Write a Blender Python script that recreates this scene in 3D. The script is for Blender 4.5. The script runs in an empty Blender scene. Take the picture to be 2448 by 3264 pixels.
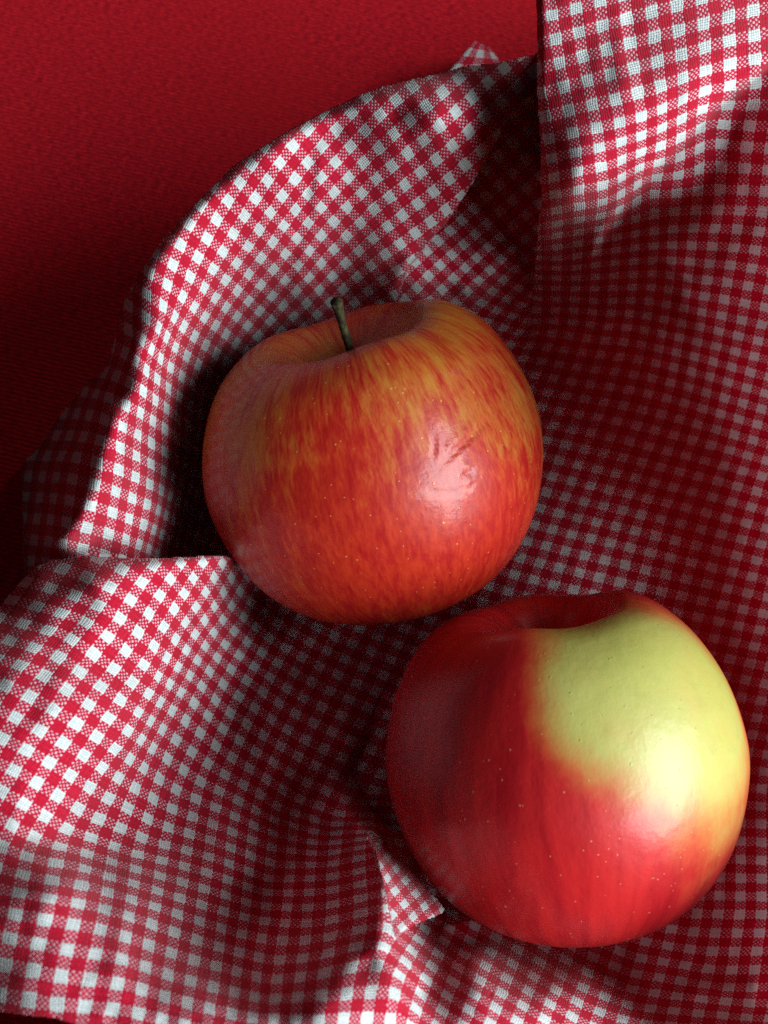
import bpy, math, random
import numpy as np
from mathutils import Vector, Matrix

rad = math.radians
scene = bpy.context.scene
COL = scene.collection

# ------------------------------------------------------------------ camera
W, H, FPX = 2448.0, 3264.0, 2958.0          # photograph size and focal length in its pixels
ELEV = rad(70.0)                            # the phone looks down at 70 degrees
HC = 0.226                                  # camera height above the table, metres
cam_d = bpy.data.cameras.new('camera')
cam = bpy.data.objects.new('camera', cam_d)
COL.objects.link(cam)
cam.location = (0, 0, HC)
cam.rotation_euler = (math.pi / 2 - ELEV, 0, 0)
cam_d.sensor_width = 36
cam_d.lens = FPX / H * 36
cam_d.clip_start = 0.005
cam_d.clip_end = 50
cam_d.dof.use_dof = True
cam_d.dof.focus_distance = 0.178
cam_d.dof.aperture_fstop = 24
scene.camera = cam

# ------------------------------------------------------------------ light
world = bpy.data.worlds.new('World')
scene.world = world
world.use_nodes = True
bg = world.node_tree.nodes['Background']
bg.inputs[0].default_value = (1.0, 0.62, 0.65, 1)
bg.inputs[1].default_value = 0.032

def area(name, loc, target, sx, sy, power, col):
    d = bpy.data.lights.new(name, 'AREA')
    d.shape = 'RECTANGLE'
    d.size, d.size_y, d.energy, d.color = sx, sy, power, col
    o = bpy.data.objects.new(name, d)
    COL.objects.link(o)
    o.location = loc
    z = (Vector(loc) - Vector(target)).normalized()
    x = Vector((0, 1, 0)); x = (x - z * x.dot(z)).normalized()
    y = z.cross(x)
    o.rotation_euler = Matrix((x, y, z)).transposed().to_euler()
    return o

CEN = Vector((0.02, 0.05, 0.03))
LDIR = Vector((0.78, -0.36, 0.53)).normalized()
area('window_light', CEN + LDIR * 0.9, CEN, 0.80, 0.54, 26.0, (0.90, 0.99, 1.0))
area('table_fill_light', (0.34, 0.47, 0.26), (0.0, 0.22, 0.0), 0.16, 0.16, 0.35, (1.0, 0.97, 0.94))  # weak lamp added to brighten the far part of the table

scene.view_settings.view_transform = 'Standard'
scene.view_settings.look = 'None'
scene.view_settings.exposure = 0.0
scene.view_settings.gamma = 1.0
scene.cycles.use_denoising = False
scene.cycles.max_bounces = 5
scene.cycles.diffuse_bounces = 4
scene.cycles.caustics_reflective = False
scene.cycles.caustics_refractive = False

# ------------------------------------------------------------------ helpers
FWD = np.array([0, math.cos(ELEV), -math.sin(ELEV)])
UP = np.array([0, math.sin(ELEV), math.cos(ELEV)])

def point_at(px, py, h):
    """a place measured on the photograph, at a known height above the table"""
    px, py, h = np.asarray(px, float), np.asarray(py, float), np.asarray(h, float)
    tx, ty = (px - W / 2) / FPX, (H / 2 - py) / FPX
    d = FWD[None, :] + ty.reshape(-1, 1) * UP[None, :]
    d[:, 0] += tx.reshape(-1)
    s = (HC - h.reshape(-1)) / -d[:, 2]
    p = d * s[:, None]
    p[:, 2] += HC
    return p

def tag(o, label=None, cat=None, kind=None, group=None):
    if label: o['label'] = label
    if cat: o['category'] = cat
    if kind: o['kind'] = kind
    if group: o['group'] = group
    return o

def mesh_obj(name, verts, faces, mat, parent=None, uv=None, smooth=True, attrs=None):
    me = bpy.data.meshes.new(name)
    verts = np.asarray(verts, np.float32); faces = np.asarray(faces, np.int32)
    me.vertices.add(len(verts)); me.vertices.foreach_set('co', verts.ravel())
    k = faces.shape[1]
    me.loops.add(faces.size); me.loops.foreach_set('vertex_index', faces.ravel())
    me.polygons.add(len(faces))
    me.polygons.foreach_set('loop_start', np.arange(0, faces.size, k, dtype=np.int32))
    me.polygons.foreach_set('loop_total', np.full(len(faces), k, np.int32))
    me.update(calc_edges=True)
    if uv is not None:
        l = me.uv_layers.new(name='weave')
        l.data.foreach_set('uv', np.asarray(uv, np.float32)[faces.ravel()].ravel())
    for an, av in (attrs or {}).items():
        a = me.attributes.new(an, 'FLOAT', 'POINT')
        a.data.foreach_set('value', np.asarray(av, np.float32))
    me.validate()
    if smooth:
        me.polygons.foreach_set('use_smooth', np.ones(len(me.polygons), bool))
    me.materials.append(mat)
    o = bpy.data.objects.new(name, me)
    COL.objects.link(o)
    if parent: o.parent = parent
    return o

class NT:
    """short hand for node trees"""
    def __init__(s, name):
        s.m = bpy.data.materials.new(name); s.m.use_nodes = True
        s.t = s.m.node_tree; s.t.nodes.clear()
        s.out = s.n('ShaderNodeOutputMaterial')
    def n(s, typ, **kw):
        x = s.t.nodes.new(typ)
        for k, v in kw.items(): setattr(x, k, v)
        return x
    def set(s, sock, v):
        if isinstance(v, bpy.types.NodeSocket): s.t.links.new(v, sock)
        else: sock.default_value = v
    def math(s, op, a, b=0.0, c=None, clamp=False):
        x = s.n('ShaderNodeMath', operation=op, use_clamp=clamp)
        s.set(x.inputs[0], a); s.set(x.inputs[1], b)
        if c is not None: s.set(x.inputs[2], c)
        return x.outputs[0]
    def mix(s, f, a, b):
        x = s.n('ShaderNodeMix', data_type='RGBA')
        s.set(x.inputs[0], f); s.set(x.inputs[6], a); s.set(x.inputs[7], b)
        return x.outputs[2]
    def ramp(s, f, lo, hi, smooth=True):
        x = s.n('ShaderNodeMapRange', interpolation_type='SMOOTHSTEP' if smooth else 'LINEAR')
        s.set(x.inputs[0], f); x.inputs[1].default_value = lo; x.inputs[2].default_value = hi
        return x.outputs[0]
    def noise(s, vec, scale, detail=2.0, rough=0.5, dist=0.0, dim='3D'):
        x = s.n('ShaderNodeTexNoise', noise_dimensions=dim); s.set(x.inputs['Vector'], vec)
        x.inputs['Scale'].default_value = scale; x.inputs['Detail'].default_value = detail
        x.inputs['Roughness'].default_value = rough; x.inputs['Distortion'].default_value = dist
        return x.outputs[0]

def rgb(r, g, b): return (r, g, b, 1.0)

# ------------------------------------------------------------------ materials
def gingham():
    k = NT('gingham_cotton')
    uvn = k.n('ShaderNodeUVMap', uv_map='weave')
    geo = k.n('ShaderNodeTexCoord')
    wob = k.n('ShaderNodeTexNoise'); wob.inputs['Scale'].default_value = 2.2; wob.inputs['Detail'].default_value = 1; wob.noise_dimensions = '2D'
    k.set(wob.inputs['Vector'], uvn.outputs[0])
    off = k.n('ShaderNodeVectorMath', operation='SUBTRACT'); k.set(off.inputs[0], wob.outputs[1]); off.inputs[1].default_value = (.5, .5, .5)
    sca = k.n('ShaderNodeVectorMath', operation='SCALE'); k.set(sca.inputs[0], off.outputs[0]); sca.inputs[3].default_value = 0.13
    add = k.n('ShaderNodeVectorMath', operation='ADD'); k.set(add.inputs[0], uvn.outputs[0]); k.set(add.inputs[1], sca.outputs[0])
    sep = k.n('ShaderNodeSeparateXYZ'); k.set(sep.inputs[0], add.outputs[0])
    u, v = sep.outputs[0], sep.outputs[1]
    N = 10.0
    tu, tv = k.math('MULTIPLY', u, N), k.math('MULTIPLY', v, N)
    iu, iv = k.math('FLOOR', tu), k.math('FLOOR', tv)
    fu, fv = k.math('FRACT', tu), k.math('FRACT', tv)
    par = k.math('FLOORED_MODULO', k.math('ADD', iu, iv), 2.0)            # 1: warp on top
    wu = k.math('LESS_THAN', k.math('FRACT', k.math('DIVIDE', k.math('ADD', iu, .5), N)), 0.5)   # white warp thread
    wv = k.math('LESS_THAN', k.math('FRACT', k.math('DIVIDE', k.math('ADD', iv, .5), N)), 0.5)
    white = k.math('ADD', k.math('MULTIPLY', wu, par), k.math('MULTIPLY', wv, k.math('SUBTRACT', 1.0, par)))
    # thread relief: round across, dipping along
    cu = k.math('SINE', k.math('MULTIPLY', fu, math.pi)); cv = k.math('SINE', k.math('MULTIPLY', fv, math.pi))
    top_u = k.math('MULTIPLY', k.math('POWER', cu, .6), k.math('ADD', .55, k.math('MULTIPLY', cv, .45)))
    top_v = k.math('MULTIPLY', k.math('POWER', cv, .6), k.math('ADD', .55, k.math('MULTIPLY', cu, .45)))
    hgt = k.math('ADD', k.math('MULTIPLY', top_u, par), k.math('MULTIPLY', top_v, k.math('SUBTRACT', 1.0, par)))
    # colour of yarns
    fine = k.noise(add.outputs[0], 14.0, 2.0, .6, dim='2D')
    slow = k.noise(uvn.outputs[0], 0.35, 1.0, dim='2D')
    def yarn(i, seed):
        w = k.n('ShaderNodeTexWhiteNoise', noise_dimensions='1D'); k.set(w.inputs['W'], k.math('ADD', i, seed)); return w.outputs[0]
    tone = k.math('ADD', k.math('MULTIPLY', yarn(iu, .3), par), k.math('MULTIPLY', yarn(iv, 71.7), k.math('SUBTRACT', 1.0, par)))
    fine = k.math('ADD', k.math('MULTIPLY', fine, .65), k.math('MULTIPLY', tone, .35))
    wcol = k.mix(k.ramp(fine, .3, .7), rgb(.42, .49, .50), rgb(.57, .61, .605))
    rcol = k.mix(k.ramp(fine, .3, .7), rgb(.34, .003, .020), rgb(.46, .006, .032))
    rcol = k.mix(k.math('MULTIPLY', k.ramp(slow, .4, .65), .25), rcol, rgb(.30, .003, .012))
    both = k.math('MULTIPLY', wu, wv)                                      # white crossing white
    lone = k.math('MULTIPLY', white, k.math('SUBTRACT', 1.0, both))       # a white yarn among red ones: a small tinted dot
    dot = k.math('MULTIPLY', lone, k.ramp(hgt, .36, .62))
    pale = k.mix(k.ramp(fine, .3, .7), rgb(.47, .20, .26), rgb(.56, .33, .38))
    col = k.mix(dot, rcol, pale)
    col = k.mix(both, col, wcol)
    # gaps between the yarns are darker than the yarns
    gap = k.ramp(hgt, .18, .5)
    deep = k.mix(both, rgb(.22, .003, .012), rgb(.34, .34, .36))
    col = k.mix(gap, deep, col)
    bump = k.n('ShaderNodeBump'); bump.inputs['Strength'].default_value = .55; bump.inputs['Distance'].default_value = .00022
    k.set(bump.inputs['Height'], hgt)
    p = k.n('ShaderNodeBsdfPrincipled')
    k.set(p.inputs['Base Color'], col); p.inputs['Roughness'].default_value = .92
    p.inputs['Specular IOR Level'].default_value = .12
    p.inputs['Sheen Weight'].default_value = .08; p.inputs['Sheen Roughness'].default_value = .5
    k.set(p.inputs['Normal'], bump.outputs[0])
    tr = k.n('ShaderNodeBsdfTranslucent'); mu = k.n('ShaderNodeMix', data_type='RGBA', blend_type='MULTIPLY'); mu.inputs[0].default_value = 1.0
    k.set(mu.inputs[6], col); mu.inputs[7].default_value = rgb(1.0, .56, .60)          # light that has passed the red yarns
    k.set(tr.inputs[0], mu.outputs[2])
    mx = k.n('ShaderNodeMixShader'); mx.inputs[0].default_value = .16
    k.set(mx.inputs[1], p.outputs[0]); k.set(mx.inputs[2], tr.outputs[0])
    k.set(k.out.inputs[0], mx.outputs[0])
    return k.m

def table_felt():
    k = NT('red_ribbed_table_cover')
    tc = k.n('ShaderNodeTexCoord')
    mp = k.n('ShaderNodeMapping'); k.set(mp.inputs[0], tc.outputs['Object']); mp.inputs['Rotation'].default_value = (0, 0, rad(14))
    sep = k.n('ShaderNodeSeparateXYZ'); k.set(sep.inputs[0], mp.outputs[0])
    n1 = k.noise(mp.outputs[0], 260., 3., .6)
    rib = k.math('SINE', k.math('ADD', k.math('MULTIPLY', sep.outputs[1], 2 * math.pi / .00125), k.math('MULTIPLY', n1, 5.0)))
    st = k.n('ShaderNodeMapping'); k.set(st.inputs[0], mp.outputs[0]); st.inputs['Scale'].default_value = (500, 1300, 800)
    n2 = k.noise(st.outputs[0], 1.0, 3., .6)
    n3 = k.noise(mp.outputs[0], 18., 3.)
    c = k.mix(k.ramp(n2, .3, .7), rgb(.26, .003, .013), rgb(.74, .014, .024))
    c = k.mix(k.math('MULTIPLY', k.ramp(n3, .35, .7), .3), c, rgb(.58, .012, .013))
    c = k.mix(k.math('MULTIPLY', k.ramp(rib, -1, 1), .6), c, rgb(.22, .002, .010))
    bump = k.n('ShaderNodeBump'); bump.inputs['Strength'].default_value = .55; bump.inputs['Distance'].default_value = .0004
    k.set(bump.inputs['Height'], k.math('ADD', k.math('MULTIPLY', rib, -.28), k.math('MULTIPLY', n2, 1.3)))
    p = k.n('ShaderNodeBsdfPrincipled'); k.set(p.inputs['Base Color'], c)
    p.inputs['Roughness'].default_value = .9; p.inputs['Specular IOR Level'].default_value = .1
    k.set(p.inputs['Normal'], bump.outputs[0]); k.set(k.out.inputs[0], p.outputs[0])
    return k.m

def apple_skin(name, kind):
    k = NT(name)
    tc = k.n('ShaderNodeTexCoord')
    ob = tc.outputs['Object']
    sep = k.n('ShaderNodeSeparateXYZ'); k.set(sep.inputs[0], ob)
    ang = k.math('ARCTAN2', sep.outputs[1], sep.outputs[0])
    polar = k.n('ShaderNodeCombineXYZ')
    # streaks run from stem to base: fast around the axis, slow along it (on a circle, so that there is no seam)
    k.set(polar.inputs[0], k.math('MULTIPLY', k.math('COSINE', ang), 1.0)); k.set(polar.inputs[1], k.math('SINE', ang))
    k.set(polar.inputs[2], k.math('MULTIPLY', sep.outputs[2], 9.0 if kind == 0 else 5.5))
    s1 = k.noise(polar.outputs[0], 11.0 if kind == 0 else 9.0, 4., .64, .4)
    s2 = k.noise(polar.outputs[0], 34.0, 3., .65, .3)
    blot = k.noise(ob, 42., 3., .55)
    big = k.noise(ob, 20., 2., .5)
    a = k.n('ShaderNodeAttribute', attribute_name='ground'); ground = a.outputs['Fac']     # yellow ground colour showing
    a2 = k.n('ShaderNodeAttribute', attribute_name='russet'); russet = a2.outputs['Fac']   # green brown in the cavity
    if kind == 0:
        f = k.math('ADD', k.math('MULTIPLY', k.math('SUBTRACT', s1, .5), 1.5), k.math('MULTIPLY', k.math('SUBTRACT', s2, .5), 1.05))
        f = k.math('ADD', f, k.math('MULTIPLY', k.math('SUBTRACT', blot, .5), 1.3))
        f = k.math('ADD', f, ground)
        m = k.math('MULTIPLY', k.ramp(f, .02, .95), .92)
        red = k.mix(k.ramp(k.math('ADD', k.math('MULTIPLY', s2, .55), k.math('MULTIPLY', s1, .45)), .34, .66), rgb(.27, .005, .005), rgb(.39, .025, .008))
        yel = k.mix(k.ramp(blot, .3, .7), rgb(.36, .098, .012), rgb(.33, .145, .020))
        c = k.mix(m, red, yel)
    else:
        f = k.math('ADD', ground, k.math('MULTIPLY', k.math('SUBTRACT', k.noise(ob, 75., 5., .65), .5), .85))
        f = k.math('ADD', f, k.math('MULTIPLY', k.math('SUBTRACT', big, .5), .55))
        f = k.math('ADD', f, k.math('MULTIPLY', k.math('SUBTRACT', s1, .5), .22))
        f = k.math('ADD', f, k.math('MULTIPLY', k.math('SUBTRACT', s2, .5), .12))
        red = k.mix(k.ramp(k.math('ADD', k.math('MULTIPLY', s1, .6), k.math('MULTIPLY', big, .4)), .35, .65), rgb(.27, .0022, .007), rgb(.45, .012, .013))
        mid = rgb(.42, .10, .025)
        yel = k.mix(k.ramp(big, .3, .7), rgb(.30, .325, .055), rgb(.38, .36, .10))
        yel = k.mix(k.math('MULTIPLY', k.ramp(k.noise(ob, 34., 4., .6), .52, .75), .45), yel, rgb(.42, .26, .07))
        yel = k.mix(k.math('MULTIPLY', k.ramp(s2, .5, .72), .35), yel, rgb(.30, .36, .045))
        yel = k.mix(k.math('MULTIPLY', k.ramp(k.noise(ob, 300., 3., .6), .5, .72), .22), yel, rgb(.25, .27, .06))
        c = k.mix(k.ramp(f, .0, .58), red, mid)
        c = k.mix(k.ramp(f, .28, 1.08), c, yel)
    c = k.mix(russet, c, k.mix(k.ramp(blot, .35, .65), rgb(.15, .12, .028), rgb(.27, .19, .045)))
    # lenticels
    def dots(scale, r0, r1, thin):
        vo = k.n('ShaderNodeTexVoronoi'); vo.inputs['Scale'].default_value = scale; k.set(vo.inputs['Vector'], ob)
        cs = k.n('ShaderNodeSeparateColor'); k.set(cs.inputs[0], vo.outputs['Color'])
        d = k.math('SUBTRACT', 1.0, k.ramp(vo.outputs['Distance'], r0, r1))
        return k.math('MULTIPLY', d, k.math('GREATER_THAN', cs.outputs[0], thin))
    dt = k.math('MAXIMUM', dots(210., .03, .075, .45), k.math('MAXIMUM', dots(330., .04, .085, .25), dots(560., .05, .11, .45)))
    if kind == 0:
        c = k.mix(k.math('MULTIPLY', dt, .5), c, rgb(.50, .27, .10))
    else:
        c = k.mix(k.math('MULTIPLY', dt, k.math('SUBTRACT', .45, k.math('MULTIPLY', k.ramp(f, .4, .7), -.2))), c,
                  k.mix(k.ramp(f, .45, .6), rgb(.54, .25, .13), rgb(.22, .24, .045)))
    bump = k.n('ShaderNodeBump'); bump.inputs['Strength'].default_value = .30; bump.inputs['Distance'].default_value = .0006
    h = k.math('ADD', k.math('MULTIPLY', k.noise(ob, 180., 4., .6), 1.0), k.math('MULTIPLY', dt, .25))
    k.set(bump.inputs['Height'], h)
    p = k.n('ShaderNodeBsdfPrincipled')
    k.set(p.inputs['Base Color'], c)
    k.set(p.inputs['Roughness'], k.math('ADD', .34 if kind == 0 else .36, k.math('MULTIPLY', k.noise(ob, 60., 3.), .16)))
    p.inputs['IOR'].default_value = 1.38
    p.inputs['Coat Weight'].default_value = .28; p.inputs['Coat Roughness'].default_value = .17 if kind == 0 else .24; p.inputs['Coat IOR'].default_value = 1.38
    k.set(p.inputs['Coat Normal'], bump.outputs[0])
    p.inputs['Subsurface Weight'].default_value = 0.0
    p.inputs['Subsurface Radius'].default_value = (1., .35, .15)
    p.inputs['Subsurface Scale'].default_value = .003
    k.set(p.inputs['Normal'], bump.outputs[0])
    k.set(k.out.inputs[0], p.outputs[0])
    return k.m

def bark():
    k = NT('dry_stem')
    tc = k.n('ShaderNodeTexCoord'); mp = k.n('ShaderNodeMapping'); k.set(mp.inputs[0], tc.outputs['Object'])
    mp.inputs['Scale'].default_value = (900, 900, 220)
    n = k.noise(mp.outputs[0], 1.0, 4., .65)
    c = k.mix(k.ramp(n, .3, .75), rgb(.007, .006, .003), rgb(.050, .042, .016))
    bump = k.n('ShaderNodeBump'); bump.inputs['Strength'].default_value = .7; bump.inputs['Distance'].default_value = .0004
    k.set(bump.inputs['Height'], n)
    p = k.n('ShaderNodeBsdfPrincipled'); k.set(p.inputs['Base Color'], c); p.inputs['Roughness'].default_value = .8; p.inputs['Specular IOR Level'].default_value = .15
    k.set(p.inputs['Normal'], bump.outputs[0]); k.set(k.out.inputs[0], p.outputs[0])
    return k.m

M_CLOTH, M_TABLE, M_STEM = gingham(), table_felt(), bark()
M_A1, M_A2 = apple_skin('streaked_apple_skin', 0), apple_skin('two_tone_apple_skin', 1)

# ------------------------------------------------------------------ table
t = mesh_obj('table', [(-3, -2, 0), (3, -2, 0), (3, 5, 0), (-3, 5, 0)], [(0, 1, 2, 3)], M_TABLE, smooth=False)
tag(t, 'dark red ribbed fabric table cover under the checked cloth', kind='structure')

# ------------------------------------------------------------------ apples
def catmull(pts, n):
    P = np.asarray(pts, float)
    P = np.vstack([2 * P[0] - P[1], P, 2 * P[-1] - P[-2]])
    out = []
    for i in range(1, len(P) - 2):
        for s in np.linspace(0, 1, n, endpoint=False):
            a, b, c, d = P[i - 1], P[i], P[i + 1], P[i + 2]
            out.append(.5 * (2 * b + (c - a) * s + (2 * a - 5 * b + 4 * c - d) * s * s + (3 * b - a - 3 * c + d) * s ** 3))
    out.append(P[-2])
    return np.array(out)

RIGHT = np.array([1.0, 0, 0])
def sight(C):
    """right, up and towards the viewer as seen at the place C"""
    tw = np.array([0, 0, HC]) - C; tw /= np.linalg.norm(tw)
    r = np.cross(UP, tw); r /= np.linalg.norm(r)
    return r, np.cross(tw, r), tw

def frame_from_view(C, lean_deg, alpha_deg, spin_deg):
    """axis leaning in the picture by lean (to the left) and alpha away from the line of sight"""
    le, al = rad(lean_deg), rad(alpha_deg)
    rt, up, tw = sight(C)
    upv = up * math.cos(le) - rt * math.sin(le)
    z = upv * math.sin(al) + tw * math.cos(al)
    x = rt - z * rt.dot(z); x /= np.linalg.norm(x)
    y = np.cross(z, x)
    sp = rad(spin_deg)
    x, y = x * math.cos(sp) + y * math.sin(sp), -x * math.sin(sp) + y * math.cos(sp)
    return np.column_stack([x, y, z])

def build_apple(prof, R, lobes, nseg=400):
    pr = catmull(prof, 14)
    pr[:, 0] = np.maximum(pr[:, 0], 0)
    n = len(pr)
    th = np.linspace(0, 2 * math.pi, nseg, endpoint=False)
    r, z = pr[:, 0][:, None], pr[:, 1][:, None]
    rr = r * (1 + 0 * th[None, :]); zz = z * np.ones_like(th)[None, :]
    t = np.linspace(0, 1, n)[:, None]
    for (k, ph, ar, az, c, w) in lobes:           # k lobes, phase, radial and axial amount, around place c of the profile
        g = np.exp(-((t - c) / w) ** 2)
        cs = np.cos(k * th[None, :] - ph)
        rr = rr * (1 + ar * g * cs); zz = zz + az * g * cs
    v = np.stack([rr * np.cos(th), rr * np.sin(th), zz], -1) * R
    v = v.reshape(-1, 3)
    idx = np.arange(n * nseg).reshape(n, nseg)
    a = idx[:-1]; b = np.roll(idx, -1, 1)[:-1]; c = np.roll(idx, -1, 1)[1:]; d = idx[1:]
    f = np.stack([a, d, c, b], -1).reshape(-1, 4)
    tt = np.repeat(np.linspace(0, 1, n), nseg)
    return v, f, tt

A1_C = point_at(1190, 1462, .0400)[0]; A1_R = .0362
A2_C = point_at(1790, 2384, .0365)[0]; A2_R = .0350
A1_F = frame_from_view(A1_C, 13, 70, 0)
A2_F = frame_from_view(A2_C, 5, 70, 0)

PROF1 = [(0, .36), (.05, .38), (.14, .52), (.25, .69), (.37, .80), (.50, .845), (.64, .80), (.80, .66), (.93, .40), (1.0, .10),
         (.985, -.20), (.90, -.50), (.74, -.75), (.54, -.89), (.38, -.925), (.25, -.87), (.12, -.76), (0, -.73)]
PROF2 = [(0, .40), (.05, .42), (.13, .55), (.23, .70), (.33, .80), (.44, .84), (.60, .80), (.78, .64), (.925, .37), (1.0, .05),
         (.985, -.22), (.90, -.52), (.75, -.76), (.56, -.91), (.38, -.955), (.25, -.90), (.12, -.80), (0, -.77)]
PROF1 = [(r_, z_ * .93) for r_, z_ in PROF1]
PROF2 = [(r_, z_ * .945) for r_, z_ in PROF2]
v1, f1, t1 = build_apple(PROF1, A1_R, [(2, .6, .018, .0, .5, .3), (5, .4, .012, .012, .28, .16), (1, .3, .0, .035, .27, .13),
                                        (3, 1.2, .015, .01, .28, .2), (5, 1.0, .03, .015, .88, .1), (4, 2.2, .006, 0, .6, .2)])
v2, f2, t2 = build_apple(PROF2, A2_R, [(1, .35, .006, .030, .27, .08), (3, .9, .012, .014, .27, .10), (5, 2.6, .010, .010, .3, .14),
                                        (2, 2.0, .012, 0, .55, .3), (5, 1.0, .03, .015, .88, .1)])

def gauss_dir(v, d, w):
    n = v / np.linalg.norm(v, axis=1)[:, None]
    d = np.array(d, float); d /= np.linalg.norm(d)
    a = np.arccos(np.clip(n @ d, -1, 1))
    return np.exp(-(a / rad(w)) ** 2)

def local_dir(F, right, up, toward):
    """a direction given as seen from the front, in the apple's own axes"""
    rt, u_, tw = sight(A1_C if F is A1_F else A2_C)
    d = rt * right + u_ * up + tw * toward
    return F.T @ (d / np.linalg.norm(d))

# pressed and wrinkled skin on the first apple: a long dent and small puckers
def dent(v, F, c, along, L, wd, depth, lip=0.35):
    n = v / np.linalg.norm(v, axis=1)[:, None]
    c = local_dir(F, *c); al = local_dir(F, *along); al = al - c * al.dot(c); al /= np.linalg.norm(al)
    ac = np.cross(c, al)
    front = (n @ c) > .5
    s, q = (n @ al), (n @ ac)
    g = np.exp(-(s / L) ** 4) * (np.exp(-(q / wd) ** 2) - lip * np.exp(-((np.abs(q) - 2.0 * wd) / wd) ** 2)) * front
    return v - n * (g * depth)[:, None]

v1 = dent(v1, A1_F, (.47, .09, .86), (.66, .60, -.4), .17, .016, .00042, .5)
v1 = dent(v1, A1_F, (.30, .05, .93), (.1, .8, 0), .05, .010, .00020)
v1 = dent(v1, A1_F, (.36, .06, .93), (.15, .8, 0), .045, .009, .00018)
v1 = dent(v1, A1_F, (.36, -.17, .90), (.9, -.05, -.2), .10, .012, .00020)
rnd = random.Random(4)
for i in range(15):
    c = (.51 + rnd.uniform(-.08, .07), -.10 + rnd.uniform(-.045, .045), .85)
    v1 = dent(v1, A1_F, c, (.9, rnd.uniform(-.4, .6), -.3), .022 + .02 * rnd.random(), .008, .00021 * rnd.uniform(.6, 1.3), .5)

n1 = v1 / np.linalg.norm(v1, axis=1)[:, None]
n2 = v2 / np.linalg.norm(v2, axis=1)[:, None]
# yellow ground colour: shoulders of apple one, its left flank
g1 = -.01 + .34 * np.exp(-((t1 - .27) / .18) ** 2) + .55 * gauss_dir(v1, local_dir(A1_F, -.95, .25, .25), 38) \
     + .32 * gauss_dir(v1, local_dir(A1_F, .55, .62, .55), 30) - .22 * gauss_dir(v1, local_dir(A1_F, .35, -.6, .75), 40) + .05
ru1 = np.clip((.215 - t1) / .11, 0, 1) ** 1.2 * .9
g2 = 1.0 * gauss_dir(v2, local_dir(A2_F, .26, .36, .88), 30) + .85 * gauss_dir(v2, local_dir(A2_F, .68, .16, .70), 28) \
     + .55 * gauss_dir(v2, local_dir(A2_F, .15, .66, .70), 20) + .5 * gauss_dir(v2, local_dir(A2_F, .80, .45, .30), 24) \
     + .42 * gauss_dir(v2, local_dir(A2_F, .03, .16, .98), 17) - .7 * gauss_dir(v2, local_dir(A2_F, -.42, .25, .8), 34) + .28 * gauss_dir(v2, local_dir(A2_F, .75, -.35, .5), 26) \
     - 1.3 * gauss_dir(v2, local_dir(A2_F, 1.0, .20, -.02), 11) - .5 * gauss_dir(v2, local_dir(A2_F, .1, -.60, .80), 30)
g2 = np.where(t2 < .26, g2 * np.clip((t2 - .20) / .06, 0, 1), g2)
ru2 = np.clip((.06 - t2) / .05, 0, 1) * .6

def place(o, C, F):
    m = Matrix([[*F[0], C[0]], [*F[1], C[1]], [*F[2], C[2]], [0, 0, 0, 1]])
    o.matrix_world = m

def empty(name, C, F):
    o = bpy.data.objects.new(name, None); COL.objects.link(o); o.empty_display_size = .01
    place(o, C, F); return o

ap1 = empty('apple', A1_C, A1_F)
tag(ap1, 'orange red streaked apple with a brown stem, behind the other apple', 'apple', group='apples in the checked cloth')
mesh_obj('flesh_and_skin', v1, f1, M_A1, ap1, attrs={'ground': g1, 'russet': ru1}).name = 'skin'
ap2 = empty('apple', A2_C, A2_F)
tag(ap2, 'deep red apple with a large yellow green patch, nearest the camera', 'apple', group='apples in the checked cloth')
mesh_obj('skin', v2, f2, M_A2, ap2, attrs={'ground': g2, 'russet': ru2})

def tube(path, radii, nseg, cap=True, lump=0., seed=1):
    P = np.array(path); rr = random.Random(seed); V = []; F = []
    for i, (p, r) in enumerate(zip(P, radii)):
        a = P[min(i + 1, len(P) - 1)] - P[max(i - 1, 0)]; a /= np.linalg.norm(a)
        x = np.cross(a, [0.3, 1, .1]); x /= np.linalg.norm(x); y = np.cross(a, x)
        for j in range(nseg):
            th = 2 * math.pi * j / nseg
            V.append(p + (x * math.cos(th) + y * math.sin(th)) * r * (1 + lump * rr.uniform(-1, 1)))
    n = len(P)
    for i in range(n - 1):
        for j in range(nseg):
            k = (j + 1) % nseg
            F.append((i * nseg + j, i * nseg + k, (i + 1) * nseg + k, (i + 1) * nseg + j))
    for base in (0, (n - 1) * nseg):
        c = len(V); V.append(np.mean(V[base:base + nseg], axis=0))
        for j in range(nseg):
            k = (j + 1) % nseg
            F.append((base + j, base + k, c, c) if base else (base + k, base + j, c, c))
    return np.array(V), F

# stem of the first apple, standing out of the cavity, a little bent, with a knobbed end
s0 = np.array([0, 0, .34 * A1_R]); 
tip = A1_F.T @ (point_at(1072, 962, .079)[0] - A1_C)
mid = s0 * .45 + tip * .55 + np.array([.0004, -.0006, 0.0])
path = catmull([s0, s0 * .75 + mid * .25, mid, mid * .4 + tip * .6, tip], 6)
u = np.linspace(0, 1, len(path))
radii = .00080 + .00030 * np.clip(1 - u * 4, 0, 1) + .00045 * np.clip((u - .80) / .22, 0, 1) ** 1.3
sv, sf = tube(path, radii, 14, lump=.10, seed=3)
me_f = [tuple(dict.fromkeys(q)) for q in sf]
sm = bpy.data.meshes.new('stem'); sm.from_pydata([tuple(x) for x in sv], [], me_f); sm.update()
for p_ in sm.polygons: p_.use_smooth = True
sm.materials.append(M_STEM)
so = bpy.data.objects.new('stem', sm); COL.objects.link(so); so.parent = ap1

# ------------------------------------------------------------------ the checked cloth
STEP = 4
X0, X1, Y0, Y1 = -400, 2840, -360, 3640
gx = np.arange(X0, X1 + 1, STEP, dtype=float); gy = np.arange(Y0, Y1 + 1, STEP, dtype=float)
PX, PY = np.meshgrid(gx, gy)

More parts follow.
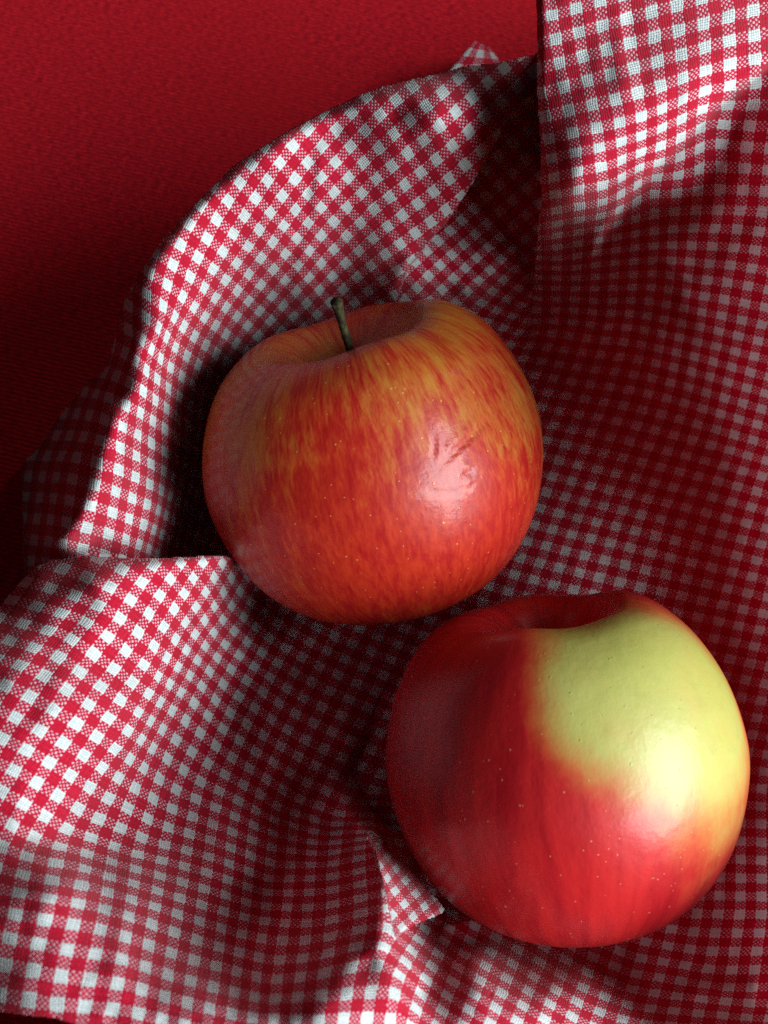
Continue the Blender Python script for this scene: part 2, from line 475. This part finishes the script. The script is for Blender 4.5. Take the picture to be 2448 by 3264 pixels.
def inside(poly, px, py):
    poly = np.asarray(poly, float); res = np.zeros(px.shape, bool)
    x1, y1 = poly[-1]
    for x2, y2 in poly:
        if y1 != y2:
            c = ((y1 > py) != (y2 > py)) & (px < (x2 - x1) * (py - y1) / (y2 - y1) + x1)
            res ^= c
        x1, y1 = x2, y2
    return res

# outlines read off the photograph
ROLL_TOP = [(77, 1840), (74, 1700), (66, 1480), (110, 1440), (200, 1310), (270, 1222), (330, 1180), (358, 1100), (398, 945), (457, 849), (517, 767), (590, 679),
            (664, 605), (738, 531), (812, 480), (922, 413), (1033, 354), (1144, 302), (1224, 273), (1322, 249), (1409, 230),
            (1486, 208), (1582, 199), (1703, 172)]
FLAP = [(1638, 352), (1587, 447), (1510, 582), (1433, 698), (1355, 785), (1302, 852), (1283, 900), (1250, 1000), (1200, 1150)]
FOLD = [(1706, -360), (1708, 0), (1711, 164), (1711, 289), (1720, 434), (1725, 627), (1711, 775), (1703, 880), (1697, 945), (1690, 1062)]
DTOP = [(0, 1931), (29, 1893), (77, 1840), (112, 1806), (160, 1784), (217, 1773), (290, 1771), (362, 1775), (434, 1780), (530, 1777), (627, 1772), (700, 1768), (738, 1773), (755, 1797)]
UNDER = [(900, 1700), (1150, 1500), (1560, 1150), (1690, 1062)]
TRI = [(1176, 2652), (1221, 2681), (1279, 2734), (1341, 2802), (1394, 2864), (1419, 2898), (1412, 2912), (1390, 2922), (1327, 2946),
       (1279, 2975), (1262, 2990), (1250, 2946), (1230, 2850), (1201, 2753)]
polyB = ROLL_TOP + [(1711, 164), (1711, 289), (1660, 330)] + FLAP + [(1150, 1500), (900, 1700)] + DTOP[::-1][:-2]
polyR = [(1660, 330), (1711, 289)] + FOLD[4:] + [(1560, 1150)] + [(1200, 1150)] + FLAP[::-1][1:]
polyT = [(-400, -360), (2840, -360), (2840, -40), (1720, -40), (1708, -20), (1708, 0), (1711, 164)] + ROLL_TOP[::-1] + [(29, 1893), (0, 1931), (-150, 2080), (-400, 2250)]
polyT2 = [(-400, 3140), (-150, 3185), (0, 3226), (80, 3238), (170, 3246), (260, 3275), (330, 3400), (360, 3640), (-400, 3640)]

def labels(px, py):
    L = np.ones(px.shape, np.int8)
    L[inside(polyB, px, py)] = 2
    L[inside(polyR, px, py)] = 3
    L[inside(TRI, px, py)] = 4
    L[inside(polyT, px, py)] = 0
    L[inside(polyT2, px, py)] = 0
    return L

LB = labels(PX, PY)

# heights in millimetres above the table, from the size of the checks
H_MAIN = [
 (1086,2234,4),(820,2138,9),(1134,2378,4),(893,2475,11),(1037,2547,8),(1300,2000,3),(1250,1500,3),(1800,2450,2),(1500,2150,2),(1500,1700,3),(1000,1800,5),(1000,2000,5),
 (1793,1089,11),(1744,1523,9),(2058,1499,17),(1700,1250,8),(1900,1300,12),(2155,1815,14),(2318,1970,15),(2390,2187,13),(2395,2801,14),(2250,2600,6),(2395,1500,28),(2395,1137,41),(2371,945,54),(2130,993,29),(1985,896,37),(1900,1000,21),
 (2700,1500,72),(2700,2000,48),(2700,2400,30),(2840,2400,40),(2700,2900,46),(2700,1000,98),(2840,600,100),(2700,600,95),(2840,1000,112),(2700,150,90),(2840,0,84),(2840,1500,98),(2840,3300,74),  # unseen rim right of the frame, raised to shade the hollow
 (2362,3018,24),(2227,3211,36),(2082,3115,26),(1770,3140,46),(1900,2960,8),(1650,2950,5),(1500,2950,5),(1400,2960,6),(1351,3067,56),(1351,3163,63),(2448,3264,40),(1500,3264,66),(1600,3090,46),(1500,3060,48),
 (1288,3180,74),(1276,3080,72),(1262,2990,69),(1240,2900,66),(1205,2780,55),(1168,2655,37),(1132,2604,24),(1084,2560,13),(1190,2600,5),(1140,2535,5),(1240,2640,5),(1310,3320,71),
 (1180,3187,79),(1086,3187,82),(1086,3060,74),(1180,3080,75),(1000,3187,82),(930,3270,82),(1086,2946,57),(1158,2777,42),(1110,2657,22),(941,2801,23),(950,2680,13),(880,2950,33),(796,2753,27),(800,3067,55),(860,3187,77),(960,3080,66),
 (530,3043,71),(290,3187,87),(72,3139,88),(145,2970,87),(193,2825,82),(289,2729,60),(386,2633,45),(579,2801,43),(627,2609,24),(145,2585,72),(0,2700,78),(650,3187,80),(450,2870,63),
 (386,2303,60),(434,2158,55),(289,2086,68),(145,2279,77),(0,2400,77),(120,1989,70),(0,2050,71),(289,1845,71),(510,2080,48),(603,1845,56),(675,2230,20),(771,2230,9),(603,2400,20),(500,2480,34),
 (250,1790,62),(400,1785,66),(560,1785,62),(690,1790,50),(740,1800,38),(752,1830,28),(100,1855,63),(30,1930,62),(699,1941,33),(770,1950,14),(650,2050,32),(830,1900,6),
 (1793,650,85),(1793,723,69),(1744,896,38),(1715,1000,18),(2034,747,63),(2130,627,80),(2299,699,71),(2323,579,80),(2347,410,86),
 (2082,193,99.5),(1841,289,99),(1865,579,94),(2323,193,97),(1750,100,99),(1740,400,96),(1738,640,82),(2200,-40,98),(2448,0,94),(2000,420,98.5),(2200,320,98),(2448,420,90),(1760,-60,100),(1800,-220,99),(2448,-220,94),
 (-300,2300,76),(-300,2700,78),(-300,3050,84),(300,3500,82),(900,3550,70),(1300,3550,66),(1800,3500,48),(2400,3550,44),(-100,3150,82)]
H_B = [
 (545,854,80),(737,686,77),(1065,420,79),(882,531,81),(1389,341,90),(1534,345,85),(1200,380,84),(810,878,57),(834,999,40),(1123,589,72),(1099,806,52),(1245,582,74),(1245,775,60),(1000,950,40),(1283,900,45),(1100,950,34),(940,760,64),
 (1600,230,82),(1700,200,76),(1690,290,78),(1587,440,79),(1510,575,72),(1433,690,66),(1355,780,58),(1302,850,52),
 (430,1000,75),(390,1150,71),(330,1300,69),(280,1430,67),(210,1570,63),(160,1720,60),(470,950,78),
 (434,1627,55),(482,1386,56),(430,1500,60),(560,1640,26),(603,1120,57),(560,1386,43),(640,1500,10),(620,1680,6),(650,1300,22),(700,1090,44),(720,1200,20),(300,1740,60),(450,1740,48),(520,1760,30),
 (358,1100,62),(398,945,72),(330,1180,45),(270,1222,32),(200,1310,16),(120,1440,6),(70,1480,2),(70,1650,2),(75,1830,2),(217,1386,36),(150,1500,24),(120,1600,18),(110,1750,20),(230,1300,27),(290,1250,42),
 (457,849,81),(590,679,82),(738,531,83),(922,413,84),(1144,302,86),(1322,249,87),(1486,208,83),
 (900,1300,4),(1000,1500,3),(1100,1150,12),(750,1600,3)]
H_R = [(1680,310,72),(1690,420,58),(1650,450,58),(1640,600,47),(1582,679,45),(1520,640,47),(1558,790,46),(1450,760,47),(1500,850,44),(1640,900,34),(1400,880,44),(1320,880,46),(1660,1000,22),(1560,1000,25),(1700,600,46),(1700,800,36),
       (1680,1062,14),(1560,1150,9),(1400,1050,18),(1250,1100,18)]
H_TRI = [(1172,2655,37),(1201,2753,54),(1230,2850,62),(1250,2946,66),(1262,2990,71),(1221,2681,24),(1279,2734,28),(1341,2802,33),(1394,2864,37),(1419,2898,38),(1327,2946,54),(1390,2922,43),(1279,2975,64),(1320,2870,47)]

def tps(pts, px, py, lam=1e-4):
    P = np.array(pts, float); c = P[:, :2] / 1000.; h = P[:, 2]
    def U(r2): return np.where(r2 > 1e-12, r2 * np.log(np.maximum(r2, 1e-12)), 0)
    n = len(c)
    K = U(((c[:, None] - c[None]) ** 2).sum(-1)) + lam * np.eye(n)
    A = np.zeros((n + 3, n + 3)); A[:n, :n] = K; A[:n, n] = 1; A[:n, n + 1:] = c; A[n:, :n] = A[:n, n:].T
    w = np.linalg.solve(A, np.concatenate([h, np.zeros(3)]))
    x, y = px.ravel() / 1000., py.ravel() / 1000.
    out = w[n] + w[n + 1] * x + w[n + 2] * y
    for i in range(n):
        out = out + w[i] * U((x - c[i, 0]) ** 2 + (y - c[i, 1]) ** 2)
    return out.reshape(px.shape)

def upsample(g, f, shape):
    """bilinear, coarse grid with spacing f*STEP"""
    yy, xx = np.arange(shape[0]) / f, np.arange(shape[1]) / f
    i = np.minimum(yy.astype(int), g.shape[0] - 2); j = np.minimum(xx.astype(int), g.shape[1] - 2)
    a, b = (yy - i)[:, None], (xx - j)[None]
    r = g[i] * (1 - a) + g[i + 1] * a
    return r[:, j] * (1 - b) + r[:, j + 1] * b

def coarse_tps(pts):
    f = 4
    cx = np.arange(X0, X1 + STEP * f + 1, STEP * f, dtype=float); cy = np.arange(Y0, Y1 + STEP * f + 1, STEP * f, dtype=float)
    CX, CY = np.meshgrid(cx, cy)
    return upsample(tps(pts, CX, CY), f, PX.shape)

HT = coarse_tps(H_MAIN)
for lab, pts in ((2, H_B), (3, H_R), (4, H_TRI)):
    g = coarse_tps(pts); HT = np.where(LB == lab, g, HT)

def seg_dist(poly, px, py):
    """signed distance to a polyline (positive on its right-hand side as seen in the picture when walking along it) and the run 0..1"""
    P = np.asarray(poly, float); best = np.full(px.shape, 1e9); sg = np.zeros(px.shape); run = np.zeros(px.shape)
    ln = np.hypot(*(P[1:] - P[:-1]).T); acc = np.concatenate([[0], np.cumsum(ln)]) / ln.sum()
    for i in range(len(P) - 1):
        a, b = P[i], P[i + 1]; d = b - a; L2 = d @ d
        s = np.clip(((px - a[0]) * d[0] + (py - a[1]) * d[1]) / L2, 0, 1)
        qx, qy = px - a[0] - s * d[0], py - a[1] - s * d[1]
        r = np.hypot(qx, qy); m = r < best
        best = np.where(m, r, best); sg = np.where(m, np.sign(d[0] * qy - d[1] * qx), sg); run = np.where(m, acc[i] + s * (acc[i + 1] - acc[i]), run)
    return best * sg, run

def ends(run): return np.clip(run / .15, 0, 1) * np.clip((1 - run) / .15, 0, 1)

# folds and creases: (line, height mm, width left px, width right px, cloth layer)
RIDGES = [
 ([(1035, 430), (1022, 560), (1012, 690), (978, 790), (930, 975)], 1.5, 90, 26, 2),
 ([(1340, 800), (1280, 870), (1215, 950)], 2.0, 24, 30, 2),
 ([(620, 1890), (500, 2040), (380, 2260)], 1.1, 45, 40, 1),
 ([(300, 1880), (170, 2080), (60, 2350)], -1.2, 50, 60, 1),
 ([(480, 2540), (425, 2750), (380, 3000), (360, 3200)], 1.3, 60, 45, 1),
 ([(700, 2480), (690, 2740), (720, 3020)], 1.3, 50, 40, 1),
 ([(860, 1980), (810, 2280), (850, 2600)], -1.2, 50, 60, 1),
 ([(2448, 640), (2250, 800), (2080, 960), (1950, 1180)], 1.4, 50, 60, 1),
 ([(1240, 330), (1330, 480), (1350, 640)], -1.0, 60, 50, 2),
 ([(640, 660), (760, 800), (800, 930)], -1.0, 50, 45, 2),
 ([(730, 740), (676, 860), (690, 960), (660, 1060)], 1.1, 70, 36, 2),
 ([(498, 1000), (527, 1092), (515, 1170), (470, 1310)], 1.2, 60, 34, 2),
 ([(390, 1420), (480, 1590), (545, 1740)], 1.2, 70, 44, 2),
 ([(1660, 760), (1600, 850), (1530, 900), (1440, 940)], 3.0, 40, 34, 3),
 ([(740, 1990), (600, 2090), (530, 2190), (440, 2330), (330, 2480), (120, 2560)], 2.0, 90, 34, 1),
 ([(1060, 2680), (1050, 2790), (1020, 2870), (960, 2960), (850, 3130)], 2.2, 50, 60, 1),
 ([(1800, 3060), (1918, 3206), (1990, 3300)], 2.5, 50, 55, 1),
 ([(1690, 1015), (1790, 985), (1880, 880), (1935, 740)], 2.2, 44, 36, 1),
 ([(60, 2000), (250, 1960), (330, 1900)], -1.0, 60, 60, 1),
 ([(2110, 840), (2180, 960), (2300, 1060), (2448, 1120)], -2.5, 50, 60, 1),
 ([(2150, 3180), (2300, 3150), (2448, 3160)], -2.0, 40, 50, 1),
 ([(1960, -100), (1975, 120), (1985, 330)], .35, 20, 40, 1),
]
for line, amp, wl, wr, lab in RIDGES:
    d, run = seg_dist(line, PX, PY)
    w = np.where(d < 0, wl, wr)
    HT += np.where(LB == lab, amp * np.exp(-(d / w) ** 2) * ends(run), 0)
# steps: the cloth drops on the right-hand side of the line
STEPS = [
 ([(2600, 90), (2448, 215), (2300, 335), (2200, 440), (2100, 540), (2000, 640), (1930, 745), (1870, 860)], 12., 10, 320),
 ([(750, 1975), (640, 2070), (530, 2185), (440, 2330), (340, 2470)], 3.5, 26, 240),
 ([(30, 2690), (290, 2742), (470, 2790), (660, 2840)], 3., 28, 200),
]
for line, amp, w, reach in STEPS:
    d, run = seg_dist(line, PX, PY)
    st = .5 * (np.tanh(d / w) - 1) * np.exp(-(np.minimum(d, 0) / reach) ** 2)
    HT += np.where(LB == 1, amp * st * ends(run), 0)

# rounded crests: close to where a fold hides what lies behind it, the cloth turns over
CRESTS = [(ROLL_TOP[6:], 2, 44, 5.), (DTOP[2:], 1, 40, 5.), (FLAP[:7], 2, 26, 3.), (FOLD[1:], 1, 26, 3.5),
          ([(0, 1931), (29, 1893), (77, 1840)], 1, 50, 6.), (TRI[:10], 4, 22, 3.)]
for line, lab_, w, amp in CRESTS:
    d, run = seg_dist(line, PX, PY)
    q = np.clip(1 - np.abs(d) / w, 0, 1)
    HT -= np.where(LB == lab_, amp * (1 - np.sqrt(1 - q * q * .98)), 0)

# the near hump hides the hollow behind it
rngs = np.random.default_rng(7)
cn = rngs.normal(size=(26, 22)); low = upsample(cn, 40, PX.shape)
cn = rngs.normal(size=(110, 92)); low2 = upsample(cn, 9, PX.shape)
HT += low * .4 + low2 * .12

def blur(A, lab, n, tol=5.):
    for _ in range(n):
        s = A.copy(); w = np.ones_like(A)
        for ax in (0, 1):
            for sh in (1, -1):
                B = np.roll(A, sh, ax); LBs = np.roll(lab, sh, ax)
                ok = ((LBs == lab) | (np.abs(B - A) < tol)) & (LBs > 0) & (lab > 0)
                s += np.where(ok, B, 0); w += ok
        A = s / w
    return A
HT = blur(HT, LB, 3)
HT = np.where(LB == 0, .4, np.maximum(HT, .8))
QX, QY = PX.copy(), PY.copy()
sx = np.zeros_like(PX); sy = np.zeros_like(PX)
for dy in (-1, 0, 1):
    for dx in (-1, 0, 1):
        if dx or dy:
            nh = np.roll(HT, (-dy, -dx), (0, 1)); nl = np.roll(LB, (-dy, -dx), (0, 1))
            fr = (nl != LB) & (nl > 0) & ((nh > HT + 5) | (LB == 0))
            sx += fr * dx; sy += fr * dy
nn = np.maximum(np.hypot(sx, sy), 1e-6); mv = nn > .5
QX += np.where(mv, sx / nn * STEP * .8, 0); QY += np.where(mv, sy / nn * STEP * .8, 0)
V = point_at(QX, QY, HT / 1000.)
# where the cloth ends in the picture it hangs straight down to the table behind its crest
ys, xs = np.nonzero(mv & (LB == 0))
V3 = V.reshape(PX.shape + (3,))
for dy, dx in ((0, 1), (1, 0), (0, -1), (-1, 0), (1, 1), (1, -1), (-1, 1), (-1, -1)):
    yy, xx = np.clip(ys + dy, 0, PX.shape[0] - 1), np.clip(xs + dx, 0, PX.shape[1] - 1)
    okn = LB[yy, xx] > 0
    top = V3[yy[okn], xx[okn]]
    dn = top - np.array([0, 0, HC]); dn = dn / -dn[:, 2:3] * (top[:, 2:3] - .0004)
    V3[ys[okn], xs[okn]] = np.stack([top[:, 0] + dn[:, 0], top[:, 1] + .25 * dn[:, 1], np.full(len(top), .0004)], -1)
V = V3.reshape(-1, 3)

# lay the cloth under the apples: nothing of it stays inside them
def clear_apple(V, C, R):
    d2 = ((V[:, :2] - C[:2]) ** 2).sum(1)
    lim = np.where(d2 < R * R, C[2] - np.sqrt(np.maximum(R * R - d2, 0)), 9.0)
    V[:, 2] = np.minimum(V[:, 2], np.maximum(lim - .0004, .0006))
clear_apple(V, A1_C, A1_R * 1.0)
clear_apple(V, A2_C, A2_R * 1.0)

# weave directions: at (px, py) one check further along the warp moves (ax, ay) pixels, along the weft (bx, by)
S_MAIN = [
 (2058,1499,58,17,-22,48),(1793,1089,53,10,-19,46),(2371,945,63,22,-14,58),(2395,1137,58,24,-14,51),(2130,993,55,18,-6,45),(1985,896,63,2,0,43),(1744,896,62,7,-2,31),(1744,1523,58,17,-19,48),
 (2155,1815,61,18,-16,54),(2318,1970,61,18,-16,54),(2390,2187,60,16,-18,58),(2395,2801,68,-2,2,65),(2362,3018,75,-7,-5,65),(2082,3115,77,-2,-17,50),(2227,3211,79,0,-7,43),(1960,3090,75,20,-29,36),(1770,3140,70,48,-31,41),
 (1351,3067,65,46,-29,26),(1351,3163,70,44,-28,28),(1500,3200,72,44,-32,42),(1086,3187,108,-7,8,90),(1200,3187,104,-4,10,90),(1086,2946,94,-30,8,48),(1158,2777,80,-25,10,40),(1110,2657,58,-10,5,25),(941,2801,60,-3,8,41),(960,2650,55,5,2,36),
 (796,2753,65,29,4,60),(796,3067,70,22,2,70),(930,3100,85,0,6,60),(290,3187,106,11,-4,88),(72,3139,106,19,-15,99),(145,2970,103,22,-15,87),(193,2825,99,17,-5,62),(289,2729,80,27,-3,48),(470,2770,78,26,-2,45),
 (145,2585,58,52,-41,80),(386,2633,66,37,-19,67),(627,2609,66,20,-4,57),(579,2801,72,24,-2,58),(530,3043,80,26,-3,76),(650,3187,85,24,-2,80),(289,1845,76,31,-39,63),(603,1845,40,48,-36,50),(699,1941,19,46,-36,44),(450,1845,62,40,-38,56),
 (289,2086,63,47,-50,63),(120,1989,77,17,-39,55),(434,2158,58,42,-31,62),(386,2303,70,40,-35,64),(145,2279,82,40,-48,75),(540,2160,32,20,-30,56),(450,2330,34,24,-26,60),(675,2230,38,39,-18,52),(771,2230,48,33,-18,52),(603,2400,49,35,-19,58),
 (1086,2234,55,24,-18,49),(917,2089,52,25,-18,46),(820,2138,48,33,-15,45),(1134,2378,54,23,-20,51),(893,2475,50,28,-17,53),(1037,2547,55,17,-17,51),(1300,2020,56,26,-17,48),(780,1950,44,30,-14,44),
 (2082,193,86,-20,11,81),(1841,289,77,-21,10,76),(1865,579,75,-19,7,71),(1793,723,70,-14,-1,38),(1793,670,72,-17,3,52),(2323,193,83,-29,6,83),(2347,410,75,1,-14,73),(2323,579,73,2,-13,70),(2299,699,71,6,-18,64),(2130,627,67,6,-4,58),(2034,747,65,-3,0,43),
 (2190,440,50,-40,2,60),(2010,620,46,-36,0,55),(1770,1010,58,-4,-4,36),(1700,1300,56,14,-20,46)]
S_B = [(737,686,53,51,-39,54),(545,854,67,41,-33,53),(448,999,56,36,-22,65),(810,878,43,41,-41,48),(834,999,41,39,-41,43),(1123,589,39,48,-47,48),(1099,806,41,50,-46,36),(1065,420,43,55,-43,53),(882,531,53,54,-39,55),
 (960,750,50,46,-32,50),(985,650,44,46,-36,52),(1389,341,42,64,-52,44),(1534,365,41,62,-53,49),(1245,582,39,59,-52,39),(1245,775,39,57,-50,33),(1000,950,38,46,-42,40),(1640,260,44,58,-50,46),
 (362,1289,63,29,-22,66),(289,1506,77,20,-22,67),(289,1675,75,20,-13,72),(434,1627,45,17,-14,66),(540,1650,22,14,-14,58),(482,1386,39,24,-14,65),(603,1120,36,30,-31,55),(675,1072,33,24,-39,52),(580,1300,30,24,-18,56),(640,1500,22,16,-10,52),
 (217,1386,38,1,-22,63),(120,1555,45,2,-5,64),(110,1720,45,4,-8,66),(300,1230,34,8,-26,60),(510,1080,22,30,-22,62)]
S_R = [(1582,679,43,50,-42,36),(1558,790,42,40,-40,30),(1500,850,41,46,-39,28),(1660,480,46,52,-46,42),(1650,900,48,30,-30,36),(1660,1050,50,16,-24,42)]
S_TRI = [(1290,2860,40,-38,32,42),(1230,2760,24,-30,26,38),(1350,2890,34,-30,26,40)]

F2 = 2
ux = gx[::F2]; uy = gy[::F2]; UX, UY = np.meshgrid(ux, uy); UL = LB[::F2, ::F2]
G = np.zeros(UX.shape + (4,))
for lab, S in ((1, S_MAIN), (2, S_B), (3, S_R), (4, S_TRI)):
    S = np.array(S, float); m = UL == lab
    J = np.stack([S[:, [2, 4]], S[:, [3, 5]]], 1); Gi = np.linalg.inv(J).reshape(-1, 4)     # rows: grad u, grad v
    x, y = UX[m], UY[m]; num = np.zeros((len(x), 4)); den = np.zeros(len(x))
    for s, g in zip(S, Gi):
        w = 1.0 / (((x - s[0]) ** 2 + (y - s[1]) ** 2) / 1e4 + .06) ** 2.2
        num += w[:, None] * g; den += w
    G[m] = num / den[:, None]
h = STEP * F2
def link(A, B, ymid):
    same = (A == B) & (A > 0)
    return same | ((((A == 1) & (B == 3)) | ((A == 3) & (B == 1))) & (ymid > 1066))
okx = link(UL[:, :-1], UL[:, 1:], UY[:, 1:]).astype(float); oky = link(UL[:-1], UL[1:], UY[1:]).astype(float)
def grid_solve(gxc, gyc):
    ex = okx * (gxc[:, :-1] + gxc[:, 1:]) * .5 * h; ey = oky * (gyc[:-1] + gyc[1:]) * .5 * h
    def At(ax, ay):
        r = np.zeros(UX.shape); r[:, :-1] -= ax; r[:, 1:] += ax; r[:-1] -= ay; r[1:] += ay; return r
    def A(u): return At(okx * (u[:, 1:] - u[:, :-1]), oky * (u[1:] - u[:-1]))
    diag = np.maximum(np.abs(At(-okx, -oky)) * 0 + sum((np.pad(okx, ((0, 0), (0, 1))), np.pad(okx, ((0, 0), (1, 0))), np.pad(oky, ((0, 1), (0, 0))), np.pad(oky, ((1, 0), (0, 0))))), 1)
    u = gxc * 0
    # start from an affine guess, so that few steps are needed
    m = UL > 0
    u = np.where(m, np.median(gxc[m]) * UX + np.median(gyc[m]) * UY, 0)
    r = At(ex, ey) - A(u); z = r / diag; p = z.copy(); rz = (r * z).sum()
    for it in range(1100):
        Ap = A(p); al = rz / max((p * Ap).sum(), 1e-30); u += al * p; r -= al * Ap
        z = r / diag; rn = (r * z).sum()
        if rn < 1e-9: break
        p = z + rn / rz * p; rz = rn
    return u
Uc = grid_solve(G[..., 0], G[..., 1]); Vc = grid_solve(G[..., 2], G[..., 3])

def up_lab(g):
    """finer grid, never mixing cloth layers"""
    num = np.zeros(PX.shape); den = np.zeros(PX.shape)
    I = np.arange(PX.shape[0]); Jx = np.arange(PX.shape[1])
    for di in (0, 1):
        for dj in (0, 1):
            i = np.minimum(I // F2 + di, g.shape[0] - 1); j = np.minimum(Jx // F2 + dj, g.shape[1] - 1)
            wi = np.where(di, (I % F2) / F2, 1 - (I % F2) / F2); wj = np.where(dj, (Jx % F2) / F2, 1 - (Jx % F2) / F2)
            w = wi[:, None] * wj[None] * (UL[i][:, j] == LB) + 1e-9
            num += w * g[i][:, j]; den += w
    return num / den
UV = np.stack([up_lab(Uc).ravel(), up_lab(Vc).ravel()], -1)

ny, nx = PX.shape
idx = np.arange(ny * nx).reshape(ny, nx)
quads = np.stack([idx[1:, :-1], idx[1:, 1:], idx[:-1, 1:], idx[:-1, :-1]], -1).reshape(-1, 4)
lab = LB.ravel()
keep = (lab[quads] > 0).any(1)
quads = quads[keep]
used = np.zeros(ny * nx, bool); used[quads.ravel()] = True
remap = np.cumsum(used) - 1
cloth = empty('checked_cloth', np.array([0, .08, 0]), np.eye(3))
tag(cloth, 'crumpled red and white gingham cotton cloth under both apples', 'cloth')
org = np.array([0, .08, 0])
mesh_obj('fabric', V[used] - org, remap[quads], M_CLOTH, cloth, uv=UV[used])

# the small corner of the cloth that sticks out behind the roll
n = 24
cu, cv = np.meshgrid(np.linspace(0, 1, n), np.linspace(0, 1, n))
A_, B_, C_, D_ = (1395, 268), (1515, 130), (1562, 152), (1640, 262)
def lerp4(k): return (A_[k] * (1 - cu) + B_[k] * cu) * (1 - cv) + (D_[k] * (1 - cu) + C_[k] * cu) * cv
cpx, cpy = lerp4(0), lerp4(1)
ch = 26 - 17 * cv + 5 * np.sin(cv * math.pi) - 3 * cu
cV = point_at(cpx, cpy, ch / 1000.) - org
ci = np.arange(n * n).reshape(n, n)
cq = np.stack([ci[1:, :-1], ci[1:, 1:], ci[:-1, 1:], ci[:-1, :-1]], -1).reshape(-1, 4)
cuv = np.stack([(cu * 2.6 + .3).ravel(), (cv * 2.2 + .2).ravel()], -1)
co = mesh_obj('cloth_corner', cV, cq, M_CLOTH, cloth, uv=cuv)
sol = co.modifiers.new('thickness', 'SOLIDIFY'); sol.thickness = .0005
